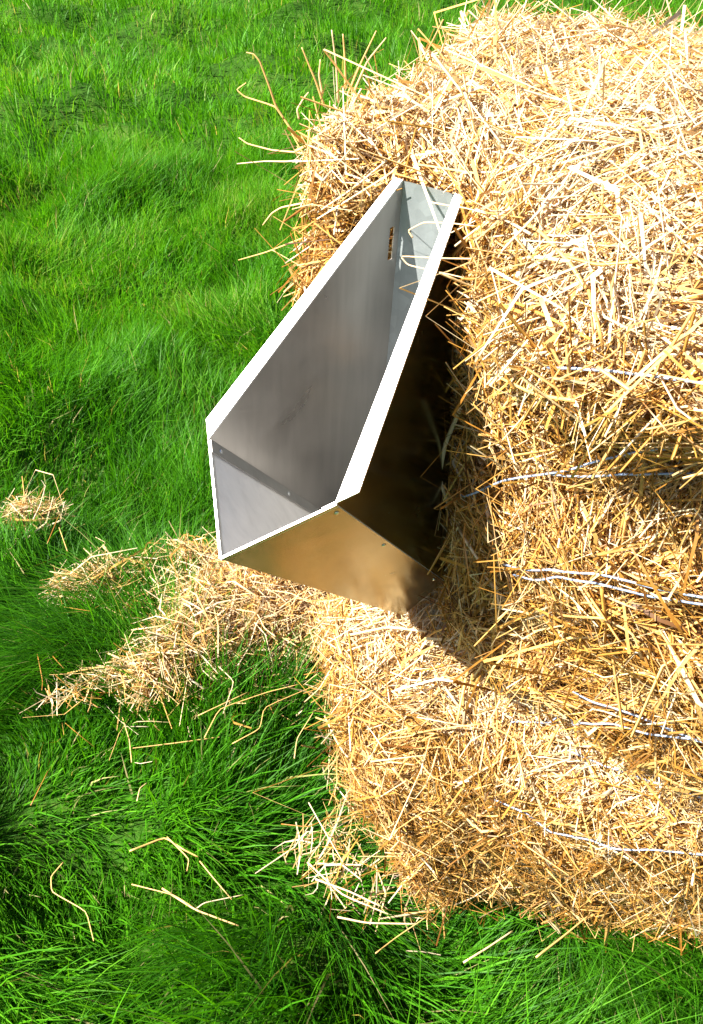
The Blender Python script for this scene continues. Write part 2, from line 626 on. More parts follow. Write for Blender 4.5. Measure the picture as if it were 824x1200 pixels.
def make_bale(label, shape, n_straw, size, loc):
    root = empty("straw_bale", loc, label, "straw bale", "stacked straw bales")
    U, F = box_grid(int(size[0] / .022), int(size[1] / .022), int(size[2] / .022))
    V = shape(U)
    T, area, VN = tri_data(V, F)
    off = np.array(loc)
    core = link("core", raw_mesh("bale_core", V - VN * 0.012 - off, [F]), M_CORE, root)
    cen = V[T].mean(1)
    nn = norm(np.cross(V[T[:, 1]] - V[T[:, 0]], V[T[:, 2]] - V[T[:, 0]]))
    facing = (nn * norm(CAM_POS - cen)).sum(1)
    wgt = np.where(facing > -0.15, 1.0, 0.12) * np.where(cen[:, 0] > 0.62, 0.25, 1.0) * np.where(cen[:, 2] < 0.02, 0.1, 1.0)
    P, N = sample(V, T, area, VN, wgt, n_straw)
    Tn, own = straw_on_surface(P, N, n_straw // 110, 0.28)
    tone = rng.normal(0, 0.13, own.max() + 1)
    loose = rng.random(n_straw) < 0.16
    tilt = np.where(loose, rng.normal(0, 0.36, n_straw), rng.normal(0, 0.15, n_straw))
    Tn = norm(Tn * np.cos(tilt)[:, None] + N * np.sin(tilt)[:, None])
    L = np.clip(rng.lognormal(math.log(0.066), 0.55, n_straw), 0.015, 0.24)
    w = np.clip(rng.lognormal(math.log(0.0024), 0.40, n_straw), 0.0010, 0.0065)
    P = P + N * np.where(loose, rng.uniform(0.0, 0.022, n_straw), rng.uniform(-0.016, 0.010, n_straw))[:, None]
    bend = np.where(loose, rng.normal(0, 0.55, n_straw), rng.normal(0, 0.28, n_straw))
    colour = np.clip(rng.beta(1.6, 1.75, n_straw) + tone[own], 0, 1)
    colour = np.clip(colour + 0.42 * sstep(N[:, 2], 0.3, 0.9), 0, 1)  # upward straw paler: weathered, and lightened further in place of stronger sun
    kind = rng.random(n_straw)
    tube, leaf = kind < 0.30, kind > 0.86          # round stalks, broad leaf; the rest is split straw and chaff
    w = np.minimum(np.where(tube, w * 0.78, np.where(leaf, w * 1.3, w * 0.60)), 0.0046)
    L = np.where(tube, np.minimum(L * 1.1, 0.17), np.minimum(L * 0.9, 0.13))
    bend = np.where(tube, bend * 0.6, bend * 1.9)
    global KEEP_OFF
    KEEP_OFF = off
    P = P - off
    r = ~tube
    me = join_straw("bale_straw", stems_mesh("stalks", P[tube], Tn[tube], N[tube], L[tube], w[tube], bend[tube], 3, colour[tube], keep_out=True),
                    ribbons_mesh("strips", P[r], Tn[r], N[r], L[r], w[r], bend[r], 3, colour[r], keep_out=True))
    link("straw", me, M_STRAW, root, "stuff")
    bvh = BVHTree.FromPolygons([tuple(v) for v in V], [tuple(f) for f in F])
    return root, bvh, (V, T, area, VN, nn)


UP_LOC, LO_LOC = (0.42, 0.26, 0.70), (0.42, 0.24, 0.0)
lower, bvh_lo, dat_lo = make_bale("lower straw bale standing on the grass, straw and blue twine showing", shape_lower, 102000, (1.30, 0.60, 0.73), LO_LOC)
upper, bvh_up, dat_up = make_bale("upper straw bale with the metal trough fixed to its face", shape_upper, 126000, (1.35, 0.54, 0.69), UP_LOC)


# ------------------------------------------------------------------ trough
T_LOC = np.array([0, -0.12, 0.675])
trough = empty("metal_trough", T_LOC, "open pointed sheet metal trough hung on the upper straw bale", "trough")


def sheet(name, loop, mat, thick=0.0014, hole=None, inward=None, outer=None):
    """flat sheet of metal with real thickness; inward is a point on the side the sheet must not grow to"""
    loop = [np.array(p) - T_LOC for p in loop]
    n = np.cross(loop[1] - loop[0], loop[2] - loop[0])
    n /= np.linalg.norm(n)
    if inward is not None and n @ (np.array(inward) - T_LOC - loop[0]) > 0:
        n = -n
    bm = bmesh.new()
    vs = [bm.verts.new(p) for p in loop]
    es = [bm.edges.new((vs[i], vs[(i + 1) % len(vs)])) for i in range(len(vs))]
    if hole is not None:
        hs = [bm.verts.new(np.array(p) - T_LOC) for p in hole]
        es += [bm.edges.new((hs[i], hs[(i + 1) % len(hs)])) for i in range(len(hs))]
        bmesh.ops.triangle_fill(bm, use_beauty=True, edges=es)
    else:
        bm.faces.new(vs)
    ext = bmesh.ops.extrude_face_region(bm, geom=bm.faces[:])
    for g in ext["geom"]:
        if isinstance(g, bmesh.types.BMVert):
            g.co += Vector(n * thick)
    bmesh.ops.recalc_face_normals(bm, faces=bm.faces)
    me = bpy.data.meshes.new(name)
    bm.normal_update()
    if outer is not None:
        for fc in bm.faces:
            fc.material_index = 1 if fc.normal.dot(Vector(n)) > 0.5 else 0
    bm.to_mesh(me)
    bm.free()
    me.materials.append(mat)
    if outer is not None:
        me.materials.append(outer)
    return link(name, me, mat, trough)


# slot cut in the left side near its back top corner
sl_a, sl_b = np.array([-0.0342, 0.0012, 1.2803]), np.array([-0.0367, -0.0011, 1.2457])
nL = np.cross(D - A, GL - A); nL /= np.linalg.norm(nL)


def on_left(p):
    return p - nL * ((p - A) @ nL)


along = norm(GL - A)
acr = norm(np.cross(nL, along))
if acr @ (D - A) < 0:
    acr = -acr
s0 = on_left(A + along * 0.048 + acr * 0.0075)
hole = [s0, s0 + acr * 0.0068, s0 + acr * 0.0068 + along * 0.038, s0 + along * 0.038]
side_l = sheet("side_panel", [A, D, GL], M_STEEL, hole=hole, inward=CEN, outer=M_OUT)
side_r = sheet("side_panel", [Bp, Fp, GR], M_STEEL, inward=CEN, outer=M_OUT)
sheet("back_panel", [A, Bp, GR, Hp, GL], M_ZINC, inward=CEN)
sheet("lower_panel", [D, Ep, Hp, GL], M_STEEL_LIT, inward=CEN, outer=M_OUT)
sheet("lower_panel", [Fp, Ep, Hp, GR], M_STEEL_LIT, inward=CEN, outer=M_OUT)
# rims: flanges folded outward in the plane of the mouth
nM = norm(np.cross(D - A, Bp - A))
if nM[2] < 0:
    nM = -nM


def rim(p_top, p_bot, side, wt, wb):
    o_bot = p_bot + norm(p_bot - Ep) * wb
    o_top = p_top + np.array([side * wt, 0, 0])
    sheet("rim_flange", [p_top, o_top, o_bot, p_bot], M_RIM, 0.0022, inward=(A + D) / 2 + nM * -1)


rim(A, D, -1, 0.011, 0.024)
rim(Bp, Fp, 1, 0.010, 0.026)
# hemmed lips along the two free front edges
for q in (D, Fp):
    d = norm(Ep - q)
    inn = norm(np.cross(nM, d))
    if inn @ (CEN - q) < 0:
        inn = -inn
    sheet("lip", [q - inn * 0.0012, q + inn * 0.0012, Ep + inn * 0.0012, Ep - inn * 0.0012], M_RIM, 0.006, inward=CEN + nM)
# lap seams: the side sheets fold over the lower sheets, riveted
for q, g, s in ((D, GL, -1), (Fp, GR, 1)):
    n = np.cross(Ep - q, g - q); n /= np.linalg.norm(n)
    if n @ (CEN - q) < 0:
        n = -n
    d = norm(g - q)
    dn = norm(np.cross(n, d))
    if dn @ (Ep - q) < 0:
        dn = -dn
    a0 = q + d * 0.004
    seam_loop = [q + n * 0.0012, g + n * 0.0012, g + n * 0.0012 + dn * 0.013, q + norm(Ep - q) * 0.0145 + n * 0.0012]
    sheet("seam_strip", seam_loop, M_STEEL, 0.0014, inward=q - n)
    for t in (0.018, np.linalg.norm(g - q) * 0.40, np.linalg.norm(g - q) - 0.03):
        for sgn, lift in ((1, 0.0026), (-1, 0.0014)):
            c = q + d * t + dn * 0.0068 + n * sgn * lift
            bm = bmesh.new()
            bmesh.ops.create_uvsphere(bm, u_segments=12, v_segments=6, radius=0.0028)
            for v in bm.verts:
                v.co.z = max(v.co.z, 0) * 0.6
            mt = Vector(n * sgn).to_track_quat('Z', 'Y').to_matrix().to_4x4()
            bmesh.ops.transform(bm, matrix=Matrix.Translation(Vector(c - T_LOC)) @ mt, verts=bm.verts)
            me = bpy.data.meshes.new("rivet")
            bm.to_mesh(me)
            bm.free()
            for pl in me.polygons:
                pl.use_smooth = True
            link("rivet", me, M_RIVET, trough)


# ------------------------------------------------------------------ ground
def gheight(x, y):
    near = 1 - sstep(np.hypot(x - 0.4, y + 0.6), 14, 30)
    return ((vn2(x, y, 2.3, 21) - 0.55) * 0.24 + (vn2(x, y, 5.0, 22) - 0.5) * 0.13) * (0.15 + 0.85 * near) - 0.015


def make_ground():
    def axis(c):
        s = np.concatenate([np.linspace(0, 3, 61), 3 + 9 * np.linspace(0, 1, 46)[1:] ** 1.2, [16, 24, 45, 90, 200, 500]])
        return np.concatenate([-s[::-1][:-1], s]) + c
    xs, ys = axis(-0.6), axis(0.6)
    X, Y = np.meshgrid(xs, ys, indexing='ij')
    Zg = gheight(X, Y) - 0.035 * sstep(np.hypot(X - CAM_POS[0], Y - CAM_POS[1]), 2.5, 5.0)     # coarser out there: keep under the turf
    V = np.stack([X, Y, Zg], -1).reshape(-1, 3)
    nx, ny = len(xs), len(ys)
    i = (np.arange(nx - 1)[:, None] * ny + np.arange(ny - 1)[None]).ravel()
    F = np.stack([i, i + ny, i + ny + 1, i + 1], 1)
    o = link("ground", raw_mesh("ground", V, [F]), M_GROUND, None, "structure")
    return o


make_ground()


def in_bale(x, y, m=0.0):
    return (x > -0.13 + m) & (x < 1.05) & (y > -0.03 + m + 0.44 * np.clip(x - 0.05, 0, 2)) & (y < 0.52 - m + 0.44 * np.clip(x - 0.05, 0, 2))


def blades(n, rmin, rmax, half, K, wmul, hmul):
    # sector in front of the camera, wider than the frame
    c = CAM_POS[:2]
    r = np.sqrt(rng.uniform(rmin ** 2, rmax ** 2, n))
    base = math.atan2(0.605, -0.464) + math.radians(4)
    th = base + rng.uniform(-half, half, n)
    x, y = c[0] + r * np.cos(th), c[1] + r * np.sin(th)
    keep = ~in_bale(x, y)
    tuft = vn2(x, y, 5.5, 31)
    keep &= rng.random(n) < (np.clip(2.2 * (tuft - 0.18), 0.30, 1) if rmin < 1 else 0.75 + 1.0 * tuft)
    x, y = x[keep], y[keep]
    n = len(x)
    z = gheight(x, y)
    tuft = vn2(x, y, 2.6, 33)
    fine = vn2(x, y, 9.0, 34)
    far_turf = sstep(np.hypot(x - c[0], y - c[1]), 1.7, 3.2)       # the turf beyond is shorter and yellower, its colour lightened to look brighter lit
    h = (0.034 + 0.025 * far_turf + 0.11 * sstep(tuft, 0.25, 0.80) + 0.07 * fine) * rng.uniform(0.55, 1.25, n) * hmul * (1 + 0.6 * sstep(x, 0.1, 0.3) * (1 - sstep(np.hypot(x - .4, y + .05), .15, .5)))
    # combed lean: slow field plus scatter
    fa = 2 * np.pi * (vn2(x, y, 1.1, 41) * 1.3 + vn2(x, y, 3.1, 42) * 0.7)
    ls = (0.2 + 1.0 * vn2(x, y, 2.0, 43)) * (1 - 0.6 * sstep(np.hypot(x - c[0], y - c[1]), 1.8, 4.0))
    lean = np.stack([np.cos(fa), np.sin(fa)], 1) * ls[:, None] + rng.normal(0, 0.38, (n, 2))
    az = rng.uniform(0, np.pi, n)
    side = np.stack([np.cos(az), np.sin(az), np.zeros(n)], 1)
    w = rng.uniform(0.0018, 0.0052, n) * wmul
    nv = 2 * (K - 1) + 1
    V = np.empty((n, nv, 3))
    for k in range(K):
        t = k / (K - 1)
        up = h * (t - 0.22 * t * t * np.minimum(np.hypot(lean[:, 0], lean[:, 1]), 1.6))
        c3 = np.stack([x + lean[:, 0] * h * t ** 1.7, y + lean[:, 1] * h * t ** 1.7, z - 0.004 + up], 1)
        if k < K - 1:
            ww = (w * (1 - t ** 1.6) * 0.5)[:, None]
            V[:, 2 * k] = c3 - side * ww
            V[:, 2 * k + 1] = c3 + side * ww
        else:
            V[:, 2 * k] = c3
    idx = (np.arange(n) * nv)[:, None]
    quads = [np.concatenate([idx + 2 * k, idx + 2 * k + 1, idx + 2 * k + 3, idx + 2 * k + 2], 1) for k in range(K - 2)]
    k = K - 2
    tris = np.concatenate([idx + 2 * k, idx + 2 * k + 1, idx + 2 * k + 2], 1)
    patch = vn2(x, y, 3.4, 51)
    colr = np.clip(0.02 + 0.26 * far_turf + 0.62 * rng.random(n) + 0.46 * (patch - 0.5), 0, 0.94)  # near blades coloured darker to deepen the shade in their hollows
    dead = rng.random(n) < 0.02
    colr = np.where(dead, rng.uniform(0.955, 1.0, n), colr)
    rnd = np.stack([colr, rng.random(n), rng.random(n)], 1)
    return V.reshape(-1, 3), np.concatenate(quads), tris, np.repeat(rnd, nv, axis=0)


def make_grass():
    parts = [blades(205000, 0.05, 2.3, math.radians(76), 4, 1.22, 1.25),
             blades(170000, 2.3, 5.0, math.radians(42), 3, 1.3, 0.80),
             blades(110000, 5.0, 13.0, math.radians(36), 3, 2.3, 0.85)]
    Vs, Q, Tr, R, o = [], [], [], [], 0
    for V, q, t, r in parts:
        Vs.append(V); Q.append(q + o); Tr.append(t + o); R.append(r)
        o += len(V)
    me = raw_mesh("grass", np.concatenate(Vs), [np.concatenate(Q), np.concatenate(Tr)], np.concatenate(R))
    link("grass", me, M_GRASS, None, "stuff")


make_grass()


# @@HEROES ------------------------------------------------------- single stems, twine, loose straw
TWINE = [[[0.235,-0.164,1.271],[0.253,-0.166,1.276],[0.269,-0.166,1.279],[0.288,-0.162,1.283],[0.314,-0.158,1.288]],
 [[0.072,0.004,0.961],[0.166,-0.056,1.06],[0.228,-0.071,1.107],[0.262,-0.076,1.136],[0.286,-0.067,1.151],[0.303,-0.052,1.16]],
 [[0.222,-0.067,1.1],[0.264,-0.074,1.121],[0.289,-0.074,1.131],[0.314,-0.065,1.136]],
 [[0.19,-0.075,0.963],[0.254,-0.109,1.013],[0.298,-0.105,1.026],[0.351,-0.091,1.029]],
 [[0.207,-0.08,0.959],[0.265,-0.11,1.011],[0.301,-0.107,1.018],[0.354,-0.093,1.022]],
 [[0.301,-0.076,0.815],[0.327,-0.077,0.816],[0.357,-0.076,0.824],[0.391,-0.072,0.829]],
 [[0.211,-0.032,0.62],[0.26,0.003,0.639],[0.322,-0.075,0.78],[0.358,-0.081,0.806],[0.396,-0.076,0.815]],
 [[0.233,-0.069,0.517],[0.28,-0.064,0.524],[0.32,-0.043,0.51],[0.373,-0.053,0.544],[0.442,-0.048,0.569]],
 [[0.292,-0.027,0.616],[0.339,-0.014,0.621],[0.376,-0.009,0.626],[0.409,-0.002,0.627]],
 [[0.106,-0.065,0.625],[0.128,-0.064,0.619],[0.15,-0.054,0.617]]]
STEM_WIDE = [[[0.104,-0.021,1.086],[0.107,-0.025,1.054],[0.155,-0.082,1.014],[0.174,-0.077,0.969],[0.204,-0.091,0.93],[0.235,-0.07,0.841]],
 [[0.075,-0.021,1.088],[0.058,-0.019,1.029],[0.053,-0.018,0.974],[0.074,-0.017,0.928],[0.133,-0.084,0.962],[0.158,-0.094,0.952]]]
STEMS = [[[0.179,-0.055,0.885],[0.185,-0.077,0.824],[0.189,-0.083,0.8],[0.19,-0.037,0.64],[0.228,-0.082,0.571]],
 [[0.161,-0.085,0.94],[0.175,-0.058,0.863],[0.187,-0.08,0.82]],
 [[0.015,-0.013,1.094],[0.032,-0.012,1.056],[0.05,-0.013,1.101],[0.072,-0.014,1.143]],
 [[0.078,-0.013,1.081],[0.163,-0.076,1.194],[0.233,-0.168,1.292]],
 [[0.051,-0.015,1.254],[0.076,-0.016,1.253],[0.138,-0.09,1.287],[0.174,-0.127,1.295],[0.192,-0.146,1.28]],
 [[0.079,-0.008,1.314],[0.172,-0.088,1.345],[0.216,-0.115,1.337],[0.238,-0.127,1.326]],
 [[0.174,-0.127,1.295],[0.221,-0.149,1.303],[0.264,-0.163,1.304]],
 [[0.177,-0.108,1.329],[0.195,-0.088,1.349],[0.208,-0.053,1.36]],
 [[0.057,-0.008,1.313],[0.126,-0.069,1.338],[0.168,-0.092,1.341]],
 [[0.077,-0.016,1.242],[0.172,-0.105,1.328],[0.215,-0.114,1.338]],
 [[0.044,-0.015,1.261],[0.069,-0.013,1.296],[0.131,-0.064,1.346]],
 [[0.151,-0.08,1.158],[0.147,-0.078,1.201],[0.164,-0.113,1.258]],
 [[0.086,-0.015,1.216],[0.139,-0.08,1.221],[0.151,-0.077,1.182]],
 [[0.174,-0.106,1.241],[0.178,-0.073,1.195],[0.199,-0.073,1.169]],
 [[0.085,-0.014,1.169],[0.17,-0.11,1.248],[0.223,-0.157,1.297]],
 [[0.067,-0.014,1.125],[0.137,-0.074,1.2],[0.233,-0.173,1.286]],
 [[0.241,-0.128,1.326],[0.273,-0.161,1.305],[0.259,-0.074,1.198]],
 [[0.206,-0.109,1.339],[0.238,-0.112,1.341],[0.269,-0.108,1.351]],
 [[0.28,-0.18,1.293],[0.317,-0.187,1.286]],
 [[0.252,-0.106,0.958],[0.302,-0.072,0.878],[0.348,-0.079,0.874]],
 [[0.312,-0.122,1.022],[0.324,-0.112,0.964],[0.323,-0.077,0.875]],
 [[0.086,-0.011,0.697],[0.16,-0.073,0.819],[0.231,-0.076,0.85]],
 [[0.124,-0.003,0.698],[0.136,-0.037,0.655],[0.153,-0.08,0.626]],
 [[0.277,-0.052,0.633],[0.275,-0.017,0.649],[0.28,-0.0,0.665]],
 [[0.226,-0.075,0.614],[0.229,-0.083,0.541],[0.23,-0.071,0.46]],
 [[0.133,-0.117,0.525],[0.171,-0.102,0.499],[0.207,-0.084,0.466]],
 [[0.206,-0.046,0.271],[0.264,-0.065,0.403],[0.311,-0.052,0.425]],
 [[0.086,-0.136,0.515],[0.122,-0.129,0.472]],
 [[0.038,-0.057,0.659],[0.065,-0.012,0.693],[0.157,-0.069,0.825]],
 [[-0.071,-0.049,0.622],[-0.004,-0.032,0.673],[0.055,-0.018,0.691]],
 [[-0.017,-0.087,0.607],[0.02,-0.053,0.661]],
 [[0.252,-0.06,0.467],[0.3,-0.044,0.468],[0.361,-0.02,0.445]]]
FLYAWAY = [[[-0.247,0.085,1.293],[-0.26,0.081,1.31],[-0.277,0.076,1.332],[-0.289,0.072,1.335],[-0.316,0.063,1.34],[-0.326,0.06,1.347],[-0.313,0.064,1.356]],
 [[-0.267,0.079,1.319],[-0.277,0.076,1.333],[-0.284,0.073,1.356],[-0.294,0.07,1.382],[-0.301,0.068,1.389],[-0.31,0.065,1.39]],
 [[-0.239,0.088,1.281],[-0.255,0.083,1.281],[-0.285,0.073,1.28],[-0.317,0.063,1.284],[-0.328,0.06,1.29]],
 [[-0.248,0.085,1.272],[-0.267,0.079,1.268],[-0.295,0.07,1.265],[-0.333,0.058,1.257]],
 [[-0.236,0.089,1.177],[-0.26,0.081,1.164],[-0.301,0.068,1.142],[-0.342,0.055,1.124]],
 [[-0.246,0.085,1.218],[-0.276,0.076,1.208],[-0.29,0.072,1.198],[-0.303,0.067,1.18]],
 [[-0.199,0.1,1.345],[-0.201,0.1,1.382],[-0.206,0.098,1.422]],
 [[-0.216,0.095,1.339],[-0.226,0.092,1.366],[-0.234,0.089,1.384],[-0.242,0.087,1.401]],
 [[-0.187,0.104,1.356],[-0.175,0.108,1.385],[-0.155,0.114,1.425]],
 [[-0.183,0.105,1.352],[-0.165,0.111,1.393],[-0.144,0.118,1.419]],
 [[-0.19,0.103,1.361],[-0.191,0.103,1.392],[-0.193,0.102,1.419]],
 [[-0.229,0.091,1.112],[-0.254,0.083,1.095],[-0.279,0.075,1.08]],
 [[-0.248,0.085,1.321],[-0.25,0.084,1.332],[-0.241,0.087,1.346],[-0.235,0.089,1.353]],
 [[-0.218,0.094,1.353],[-0.222,0.093,1.373],[-0.22,0.094,1.39]]]
ACROSS = [[[0.04,-0.062,1.331],[0.065,-0.062,1.333],[0.081,-0.062,1.335],[0.106,-0.062,1.335]],
 [[0.024,-0.062,1.291],[0.018,-0.062,1.297],[0.036,-0.062,1.31],[0.068,-0.062,1.317],[0.096,-0.062,1.321]],
 [[0.096,-0.062,1.289],[0.062,-0.062,1.28],[0.01,-0.062,1.268],[0.02,-0.062,1.261],[0.065,-0.062,1.265],[0.091,-0.062,1.267]],
 [[0.037,-0.062,1.342],[0.056,-0.062,1.345],[0.08,-0.062,1.341]],
 [[0.036,-0.062,1.31],[0.057,-0.062,1.311],[0.083,-0.062,1.317]],
 [[0.052,-0.062,1.249],[0.074,-0.062,1.256],[0.095,-0.062,1.265]]]
ON_GRASS = [[[-0.319,-0.366,0.14],[-0.296,-0.304,0.14],[-0.248,-0.302,0.14],[-0.22,-0.293,0.14]],
 [[-0.29,-0.303,0.14],[-0.227,-0.308,0.14],[-0.216,-0.325,0.14]],
 [[-0.205,-0.302,0.14],[-0.162,-0.309,0.14],[-0.112,-0.317,0.14]],
 [[-0.272,-0.404,0.14],[-0.197,-0.373,0.14],[-0.142,-0.364,0.14]],
 [[-0.228,-0.374,0.14],[-0.148,-0.369,0.14],[-0.075,-0.34,0.14]],
 [[-0.152,-0.369,0.14],[-0.146,-0.35,0.14],[-0.105,-0.296,0.14]],
 [[-0.399,-0.452,0.14],[-0.394,-0.483,0.14],[-0.372,-0.499,0.14],[-0.297,-0.484,0.14],[-0.245,-0.51,0.14]],
 [[-0.39,-0.106,0.14],[-0.411,-0.04,0.14],[-0.365,0.053,0.14],[-0.323,0.111,0.14]],
 [[-0.339,-0.079,0.14],[-0.316,-0.02,0.14],[-0.342,0.022,0.14],[-0.287,0.168,0.14]],
 [[-0.217,-0.028,0.14],[-0.243,0.011,0.14],[-0.253,0.075,0.14]],
 [[-0.384,-0.29,0.14],[-0.406,-0.265,0.14],[-0.407,-0.247,0.14]],
 [[-0.535,-0.419,0.14],[-0.577,-0.35,0.14]],
 [[0.261,-0.157,0.14],[0.282,-0.113,0.14],[0.3,-0.064,0.14]],
 [[0.353,-0.081,0.14],[0.373,-0.02,0.14],[0.391,0.04,0.14]],
 [[-0.99,0.074,0.14],[-1.009,0.163,0.14],[-1.046,0.159,0.14]],
 [[-0.895,0.184,0.14],[-0.906,0.223,0.14],[-0.905,0.248,0.14]],
 [[-0.839,0.012,0.14],[-0.804,0.015,0.14],[-0.766,0.021,0.14]],
 [[-0.834,-0.179,0.14],[-0.774,-0.214,0.14],[-0.745,-0.235,0.14]],
 [[-0.809,-0.159,0.14],[-0.76,-0.167,0.14]],
 [[-0.142,-0.153,0.14],[-0.095,-0.129,0.14],[-0.072,-0.074,0.14]],
 [[-0.125,-0.093,0.14],[-0.069,-0.116,0.14],[-0.003,-0.143,0.14]],
 [[-0.042,-0.209,0.14],[-0.037,-0.155,0.14],[-0.039,-0.115,0.14]],
 [[-0.056,-0.18,0.14],[0.03,-0.189,0.14],[0.118,-0.172,0.14]],
 [[-0.022,-0.198,0.14],[0.039,-0.178,0.14],[0.098,-0.167,0.14]],
 [[-0.092,-0.198,0.14],[-0.101,-0.163,0.14],[-0.106,-0.101,0.14]],
 [[-1.007,0.148,0.14],[-0.925,0.133,0.14]],
 [[0.052,-0.229,0.14],[0.098,-0.206,0.14],[0.166,-0.15,0.14]],
 [[0.139,-0.237,0.14],[0.149,-0.19,0.14],[0.173,-0.135,0.14]],
 [[-1.116,0.063,0.14],[-1.195,0.162,0.14]],
 [[-1.146,0.123,0.14],[-1.05,0.075,0.14]],
 [[-0.443,-0.073,0.14],[-0.401,0.033,0.14]],
 [[-0.504,0.048,0.14],[-0.441,0.036,0.14],[-0.401,-0.04,0.14]]]
PILE = [[-0.538,0.41,0.073],[-0.58,0.377,0.086],[-0.611,0.315,0.089],[-0.651,0.265,0.095],[-0.663,0.201,0.087],[-0.56,0.228,0.082],[-0.654,0.12,0.073],[-0.585,0.107,0.072],[-0.621,0.046,0.067],[-0.615,-0.012,0.05],[-0.615,-0.064,0.027],[-0.648,0.324,0.077],[-0.72,0.306,0.065],[-0.539,0.297,0.075],[-0.819,0.268,0.035],[-0.468,0.426,0.064],[-0.439,0.34,0.054]]
SMALL_A = [[-0.988,0.018,0.021],[-0.968,0.042,0.025],[-0.948,0.065,0.025],[-0.937,0.096,0.019],[-0.94,0.124,0.013]]
SMALL_B = [[-0.847,0.087,0.017],[-0.802,0.069,0.018],[-0.868,0.127,0.017],[-0.879,0.172,0.017],[-0.867,0.213,0.022],[-0.801,0.18,0.021],[-0.914,0.169,0.022],[-0.793,0.13,0.021]]
SMALL_C = [[-1.316,0.124,0.019],[-1.303,0.148,0.019],[-1.278,0.163,0.014],[-1.284,0.114,0.016]]
TAIL = [[-0.76,-0.215,0.015],[-0.735,-0.177,0.017],[-0.714,-0.134,0.019],[-0.699,-0.098,0.019],[-0.686,-0.073,0.023],[-0.667,-0.026,0.023]]
FOOT = [[-0.39,0.254,0.028],[-0.333,0.202,0.027],[-0.282,0.152,0.026],[-0.228,0.108,0.025],[-0.181,0.064,0.025],[-0.143,0.029,0.024],[-0.109,-0.019,0.027],[-0.085,-0.058,0.03],[-0.061,-0.096,0.029],[-0.032,-0.117,0.029],[-0.022,-0.162,0.022],[-0.119,-0.108,0.023],[-0.133,-0.129,0.02],[0.036,-0.147,0.025],[-0.003,-0.084,0.029],[0.062,-0.117,0.025],[0.123,-0.11,0.025]]


def stem_part(pts, w, root, colour=None, w1=None, flat=0.6):
    loc = np.array(root.location)
    me = tube_mesh("straw_stem", np.array(pts) - loc, w, w1, 5, flat,
                   rng.uniform(0.35, 0.95) if colour is None else colour, rng.uniform(0.45, 0.95), sub=5)
    return link("straw_stem", me, M_STRAW, root)


def bale_of(pts):
    return upper if np.mean([p[2] for p in pts]) > 0.70 else lower


# twine round the bales: lies in the straw, dips under it here and there
for t in TWINE:
    root = bale_of(t)
    pts = np.array(t, float)
    if pts[-1, 0] > 0.27:          # it runs on along the bale
        e = pts[-1] - pts[0]
        pts = np.vstack([pts, pts[-1] + e / e[0] * np.array([0.22, 0.22, 0.12])])
    fine = [pts[0]]
    for a, b in zip(pts[:-1], pts[1:]):
        m = max(2, int(np.linalg.norm(b - a) / 0.012))
        fine += [a + (b - a) * k / m for k in range(1, m + 1)]
    fine = np.array(fine)
    bv = bvh_up if root is upper else bvh_lo
    ys = fine[:, 1].copy()
    for k, q in enumerate(fine):
        hit = bv.ray_cast(Vector((q[0], -1.5, q[2])), Vector((0, 1, 0)))
        if hit[0] is not None:
            ys[k] = hit[0].y - 0.027
    # pulled tight: it spans the hollows
    for _ in range(30):
        ys[1:-1] = np.minimum(ys[1:-1], 0.5 * (ys[:-2] + ys[2:]))
    fine[:, 1] = ys
    fine[:, 2] += np.convolve(rng.normal(0, 0.0022, len(fine) + 4), np.ones(5) / 5, 'valid')
    me = tube_mesh("twine", np.array(fine) - np.array(root.location), 0.0025, 0.0025, 6, 1.0, sub=2)
    link("twine", me, M_TWINE, root)

for p in STEM_WIDE:
    stem_part(p, 0.0062, bale_of(p), 0.93, 0.0035, 0.25)
for p in STEMS:
    stem_part(p, rng.uniform(0.0028, 0.0046), bale_of(p))
for p in FLYAWAY:
    stem_part(p, 0.0032, upper, rng.uniform(0.6, 0.9), 0.0016)
for p in ACROSS[:3]:
    stem_part(p, 0.0020, upper, 0.85, 0.0013)

# more stems one can pick out, sharing a few meshes
PROTO = []
for k in range(14):
    L = rng.uniform(0.07, 0.19)
    n = rng.integers(3, 5)
    xs = np.linspace(-L / 2, L / 2, n)
    pts = np.stack([xs, rng.normal(0, 0.11, n) * L, rng.normal(0, 0.05, n) * L], 1)
    PROTO.append(tube_mesh("straw_stem", pts, rng.uniform(0.0022, 0.0046), rng.uniform(0.0014, 0.0030), 5,
                           rng.uniform(0.2, 0.7), rng.uniform(0.45, 1.0), rng.uniform(0.4, 1.0), 4))
    PROTO[-1].materials.append(M_STRAW)


def scatter_stems(root, dat, count):
    V, T, area, VN, nn = dat
    cen = V[T].mean(1)
    facing = (nn * norm(CAM_POS - cen)).sum(1)
    wgt = (facing > 0.1) * (cen[:, 0] < 0.55) * (cen[:, 2] > 0.06)
    P, N = sample(V, T, area, VN, wgt.astype(float), count * 2)
    got = 0
    for p, n in zip(P, N):
        d = rng.normal(0, 1, 3)
        d = d - n * (d @ n) * rng.uniform(0.6, 1.0)
        d /= np.linalg.norm(d)
        b = np.cross(n, d); b /= np.linalg.norm(b)
        c = np.cross(d, b)
        q = p + n * rng.uniform(0.008, 0.024)
        if in_trough(q + np.linspace(-0.11, 0.11, 19)[:, None] * d, 0.03).any():
            continue
        pm = PROTO[rng.integers(len(PROTO))]
        o = bpy.data.objects.new("straw_stem", pm)
        COL.objects.link(o)
        o.parent = root
        q = q - np.array(root.location)
        o.matrix_local = Matrix(((d[0], b[0], c[0], q[0]), (d[1], b[1], c[1], q[1]), (d[2], b[2], c[2], q[2]), (0, 0, 0, 1)))
        got += 1
        if got >= count:
            break


scatter_stems(upper, dat_up, 190)
scatter_stems(lower, dat_lo, 190)


